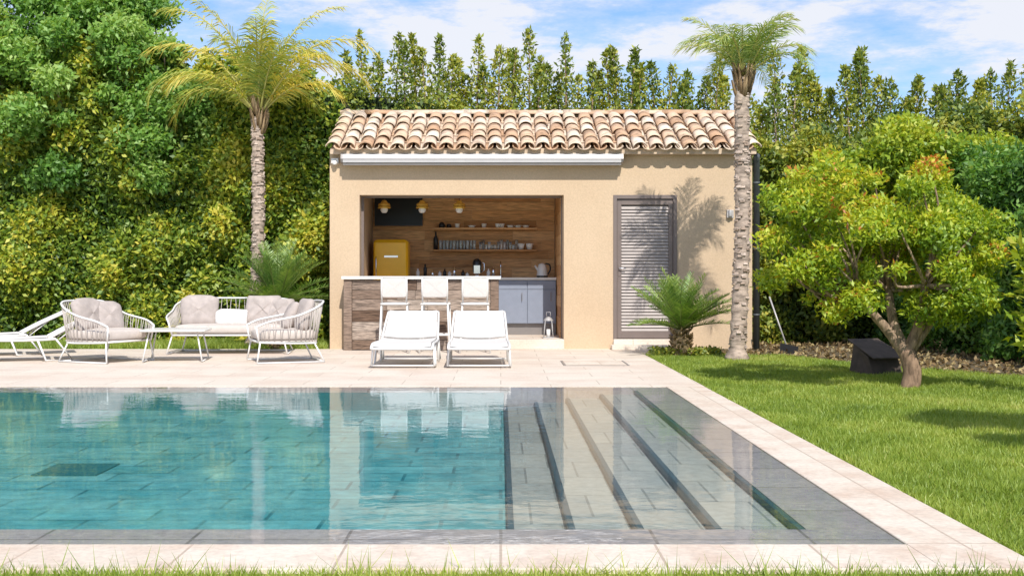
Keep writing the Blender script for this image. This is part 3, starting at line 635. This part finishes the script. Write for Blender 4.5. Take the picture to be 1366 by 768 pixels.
# ---------------------------------------------------------------- foliage masses
def hedge(name,p0,p1,top,N,mat,size,bumpR=.38,bumpH=.38,rbase=.45,core=True,K=None,extra=None,depth=1.2):
    """wall of foliage from p0 to p1 (xy), facing the side to the right of the direction p0->p1"""
    e=empty(name); p0=np.array(p0,float); p1=np.array(p1,float); L=np.linalg.norm(p1-p0); u=(p1-p0)/L; nrmv=np.array([u[1],-u[0]])
    K=K or int(L*4.5*2.6)
    bs=rng.uniform(0,L,K); bz=rng.uniform(-.1,5.6,K); bc=rng.normal(0,.13,K); br=bumpR*rng.uniform(.5,1.5,K); bh=bumpH*rng.uniform(.5,1.4,K)
    s_=rng.uniform(0,L,N); tz=top(p0[0]+u[0]*s_); zz=rng.uniform(0,1,N)**.9*tz
    off=np.zeros(N); colr=np.zeros(N)
    for k in range(K):
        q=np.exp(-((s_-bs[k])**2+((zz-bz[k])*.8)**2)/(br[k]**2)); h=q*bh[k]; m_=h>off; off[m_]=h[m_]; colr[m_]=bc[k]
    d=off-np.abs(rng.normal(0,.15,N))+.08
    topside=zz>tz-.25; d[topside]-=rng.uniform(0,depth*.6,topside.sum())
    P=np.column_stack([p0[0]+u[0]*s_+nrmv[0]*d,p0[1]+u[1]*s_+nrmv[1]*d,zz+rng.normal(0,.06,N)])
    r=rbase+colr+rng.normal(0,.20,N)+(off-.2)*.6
    if extra is not None: r=r+extra(P)
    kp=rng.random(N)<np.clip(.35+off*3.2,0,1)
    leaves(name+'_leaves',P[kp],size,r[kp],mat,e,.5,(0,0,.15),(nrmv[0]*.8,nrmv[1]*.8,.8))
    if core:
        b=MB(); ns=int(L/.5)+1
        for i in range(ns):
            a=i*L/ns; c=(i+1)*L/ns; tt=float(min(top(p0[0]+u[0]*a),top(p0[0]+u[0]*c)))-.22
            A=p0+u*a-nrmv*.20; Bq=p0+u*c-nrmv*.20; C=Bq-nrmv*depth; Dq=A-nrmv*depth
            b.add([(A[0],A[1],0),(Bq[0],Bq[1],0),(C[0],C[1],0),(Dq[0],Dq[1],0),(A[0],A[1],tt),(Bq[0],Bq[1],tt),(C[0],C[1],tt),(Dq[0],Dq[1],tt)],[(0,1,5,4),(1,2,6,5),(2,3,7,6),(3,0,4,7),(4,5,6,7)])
        b.build(name+'_core',[M['hedgeshade']],e)
tl=lambda x: np.interp(x,[-12,-6,-4.6,-3.4,-2.2,0],[5.4,4.9,4.7,4.45,4.45,4.4])+.18*np.sin(x*5.1)+.1*np.sin(x*11.3+1)
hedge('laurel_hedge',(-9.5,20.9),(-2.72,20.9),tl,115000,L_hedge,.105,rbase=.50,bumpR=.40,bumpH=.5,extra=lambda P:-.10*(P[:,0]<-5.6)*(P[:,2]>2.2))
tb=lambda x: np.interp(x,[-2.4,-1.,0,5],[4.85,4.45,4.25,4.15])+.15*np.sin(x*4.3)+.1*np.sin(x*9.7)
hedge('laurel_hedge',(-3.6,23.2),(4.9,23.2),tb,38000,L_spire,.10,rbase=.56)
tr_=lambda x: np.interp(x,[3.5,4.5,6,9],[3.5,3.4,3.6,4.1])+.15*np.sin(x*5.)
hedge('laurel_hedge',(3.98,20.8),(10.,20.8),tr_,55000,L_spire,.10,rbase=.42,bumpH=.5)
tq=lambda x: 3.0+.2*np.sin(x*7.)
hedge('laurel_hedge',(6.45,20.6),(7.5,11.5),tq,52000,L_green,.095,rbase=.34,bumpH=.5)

def spires(name,items,mat):
    e=empty(name); Ps=[];rs=[]; b=MB()
    for (x,y,z0,z1,r,n) in items:
        t=rng.uniform(0,1,n)**.95; prof=r*(1.0-t)**.5*(.7+.5*np.abs(np.sin(t*R.uniform(7,15)+R.uniform(0,6))))+.02
        a=rng.uniform(0,2*math.pi,n); rad=prof*np.sqrt(rng.uniform(.05,1,n)); lean=R.uniform(-.16,.16)
        P=np.column_stack([x+np.cos(a)*rad+lean*t*t,y+np.sin(a)*rad,z0+(z1-z0)*t]); Ps.append(P)
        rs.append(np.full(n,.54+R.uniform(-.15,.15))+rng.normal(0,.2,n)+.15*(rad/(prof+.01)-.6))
        b.tube([(x,y,0),(x+lean*.3,y,z0+(z1-z0)*.5),(x+lean,y,z1)],[.04,.02,.004],5,0)
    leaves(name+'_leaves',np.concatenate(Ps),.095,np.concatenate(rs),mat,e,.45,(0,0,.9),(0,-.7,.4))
    b.build(name+'_stems',[M['treebark']],e)
rowA=[(-2.85,5.35),(-2.59,5.69),(-2.33,5.38),(-2.06,5.83),(-1.80,5.49),(-1.59,5.78),(-1.39,5.38),(-1.20,5.63),(-1.00,5.26),(-.83,5.32),(-.66,5.02),(-.46,5.66),(-.26,5.09),(-.06,5.35),(.14,5.43),(.34,5.49),(.56,5.83),(.69,5.16),(.89,5.20),(1.09,4.95),(1.24,5.63),(1.46,4.97),(1.72,5.12),(1.89,5.0),(2.09,5.29),(2.26,5.40),(2.42,5.40),(2.57,5.06),(2.75,5.15),(2.98,5.17),(3.15,5.12),(3.39,4.80),(3.60,5.06),(3.83,4.95),(4.03,5.20),(4.26,4.95),(5.32,5.38),(5.49,5.09),(5.72,5.49),(5.89,5.02),(6.12,4.80)]
sp=[(X,23.6+R.uniform(-.4,.5),3.3,Z+R.uniform(-.06,.08),R.uniform(.20,.33),int(680+R.uniform(-120,220))) for X,Z in rowA]
spires('cypress_row',sp,L_spire)
rowB=[(4.75,4.10),(4.96,4.51),(6.08,4.51),(6.30,4.85),(6.55,5.30),(6.71,5.17),(6.90,4.78),(7.15,4.67),(7.36,4.37),(7.62,4.78),(7.83,4.51),(8.08,4.54),(8.33,4.81),(8.55,4.58),(8.82,4.71),(9.07,4.85),(9.34,5.06),(9.59,4.92)]
sp=[(X,22.6+R.uniform(-.4,.4),2.4,Z,R.uniform(.26,.42),int(1050+R.uniform(-200,200))) for X,Z in rowB]
spires('cypress_row',sp,L_spire)

def crown_tree(name,base,clumps,nleaf,mat,size,rbase,trunk_r,extra=None,stems=None,aspect=.5,cr=(.25,.5),bark='treebark',nb=(0,-.5,.7),fork=0):
    e=empty(name); Ps=[];rs=[]; b=MB(); cs=[]
    for (c,rad,cnt) in clumps:
        for i in range(cnt):
            d=rng.normal(size=3); d/=np.linalg.norm(d); rr=rng.uniform(.45,1.0)**.6
            cs.append(np.array(c)+d*np.array(rad)*rr)
    rads=[R.uniform(*cr) for c in cs]; tot=sum(r**2 for r in rads)
    for c,r in zip(cs,rads):
        per=int(nleaf*r*r/tot); d=rng.normal(size=(per,3)); d/=np.linalg.norm(d,axis=1,keepdims=True); q=rng.uniform(.1,1.15,per)**.5
        P=c+d*(r*q)[:,None]*np.array([1,1,.75]); Ps.append(P)
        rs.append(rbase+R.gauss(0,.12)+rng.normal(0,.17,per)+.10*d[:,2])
    P=np.concatenate(Ps); r=np.concatenate(rs)
    if extra is not None: r=r+extra(P)
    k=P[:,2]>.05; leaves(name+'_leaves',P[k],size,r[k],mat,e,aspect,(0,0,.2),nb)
    base=Vector(base)
    if stems is None: stems=[base+Vector((0,0,1.4))]
    if fork:
        f=base+Vector((-.03,0,fork)); b.tube(spline([base-Vector((0,0,.03)),base+Vector((.03,0,fork*.5)),f+Vector((0,0,.05))],6),[trunk_r*(2.3 if i==0 else 1.75-.02*i) for i in range(13)],12,0); start=f
    else: start=base-Vector((0,0,.03))
    for s_ in stems:
        s_=Vector(s_); mid=start.lerp(s_,.5)+Vector((R.uniform(-.06,.06),R.uniform(-.05,.05),-.02))
        b.tube(spline([start,mid,s_],5),[trunk_r*(1.2-.06*i) for i in range(11)],9,0)
    for i,c in enumerate(cs):
        if i%2==0 or len(cs)<90:
            c=Vector(c); s_=min([Vector(q) for q in stems],key=lambda q:(q-c).length)
            m=s_.lerp(c,.5)+Vector((R.uniform(-.14,.14),R.uniform(-.12,.12),R.uniform(-.12,.04)))
            b.tube(spline([s_,m,c],4),[trunk_r*.42*(1-.1*j) for j in range(9)],6,0)
    b.build(name+'_trunk',[M[bark]],e)
crown_tree('broadleaf_tree',(-6.6,21.9,0),[((-7.2,21.0,4.3),(2.0,1.1,1.9),74),((-5.7,21.0,3.7),(.9,.9,1.3),24),((-8.4,21.3,5.4),(1.6,1.,1.2),22),((-6.9,21.3,5.9),(1.0,.8,.7),12)],92000,L_green,.10,.58,.10,stems=[(-7.2,21.8,2.6),(-6.0,21.8,2.6)],cr=(.16,.48))
crown_tree('lime_green_tree',(6.6,18.8,0),[((6.6,18.4,2.6),(1.1,.9,.8),30),((7.6,18,2.6),(.9,1.0,.9),18),((5.5,18.9,2.3),(.7,.8,.6),12)],46000,L_lime,.09,.55,.08,stems=[(6.6,18.8,1.5),(7.2,18.5,1.5)])
pb=(4.06,12.3,-.02)
ext=lambda P: .26*np.clip((P[:,2]-1.75)/.6,0,1)*rng.uniform(0,1.3,len(P))
crown_tree('pomegranate_tree',pb,[((3.72,12.35,1.80),(1.04,.95,.52),50),((3.00,12.3,1.40),(.42,.6,.52),20),((4.52,12.4,1.35),(.42,.6,.62),20),((3.8,12.2,1.38),(1.08,.8,.45),30),((3.30,12.2,.98),(.5,.5,.24),11),((4.5,12.1,.85),(.38,.4,.22),8)],40000,L_pome,.060,.48,.056,extra=ext,stems=[(3.55,12.2,.85),(3.92,12.5,.95),(4.42,12.3,.88),(4.15,12.1,1.0)],aspect=.40,cr=(.07,.24),fork=.33)
crown_tree('shade_tree',(4.9,6.5,0),[((4.35,6.4,2.5),(.75,.9,.5),30)],14000,L_green,.09,.45,.07,stems=[(4.7,6.5,1.6)],cr=(.14,.3))
P=np.column_stack([rng.normal(5.08,.12,420),rng.normal(11.6,.25,420),rng.uniform(.35,1.45,420)])
e=empty('oleander_shrub'); leaves('oleander_leaves',P,.16,rng.normal(.65,.15,420),L_lime,e,.28,(-.5,0,.5),(0,-.5,.7))
b=MB()
for i in range(9): b.tube([(5.15,11.6,-.02),(5.1+R.uniform(-.15,.15),11.6+R.uniform(-.2,.2),R.uniform(.9,1.4))],[.014,.005],6,0)
b.build('oleander_stems',[M['treebark']],e)
print('built',len(bpy.data.objects))
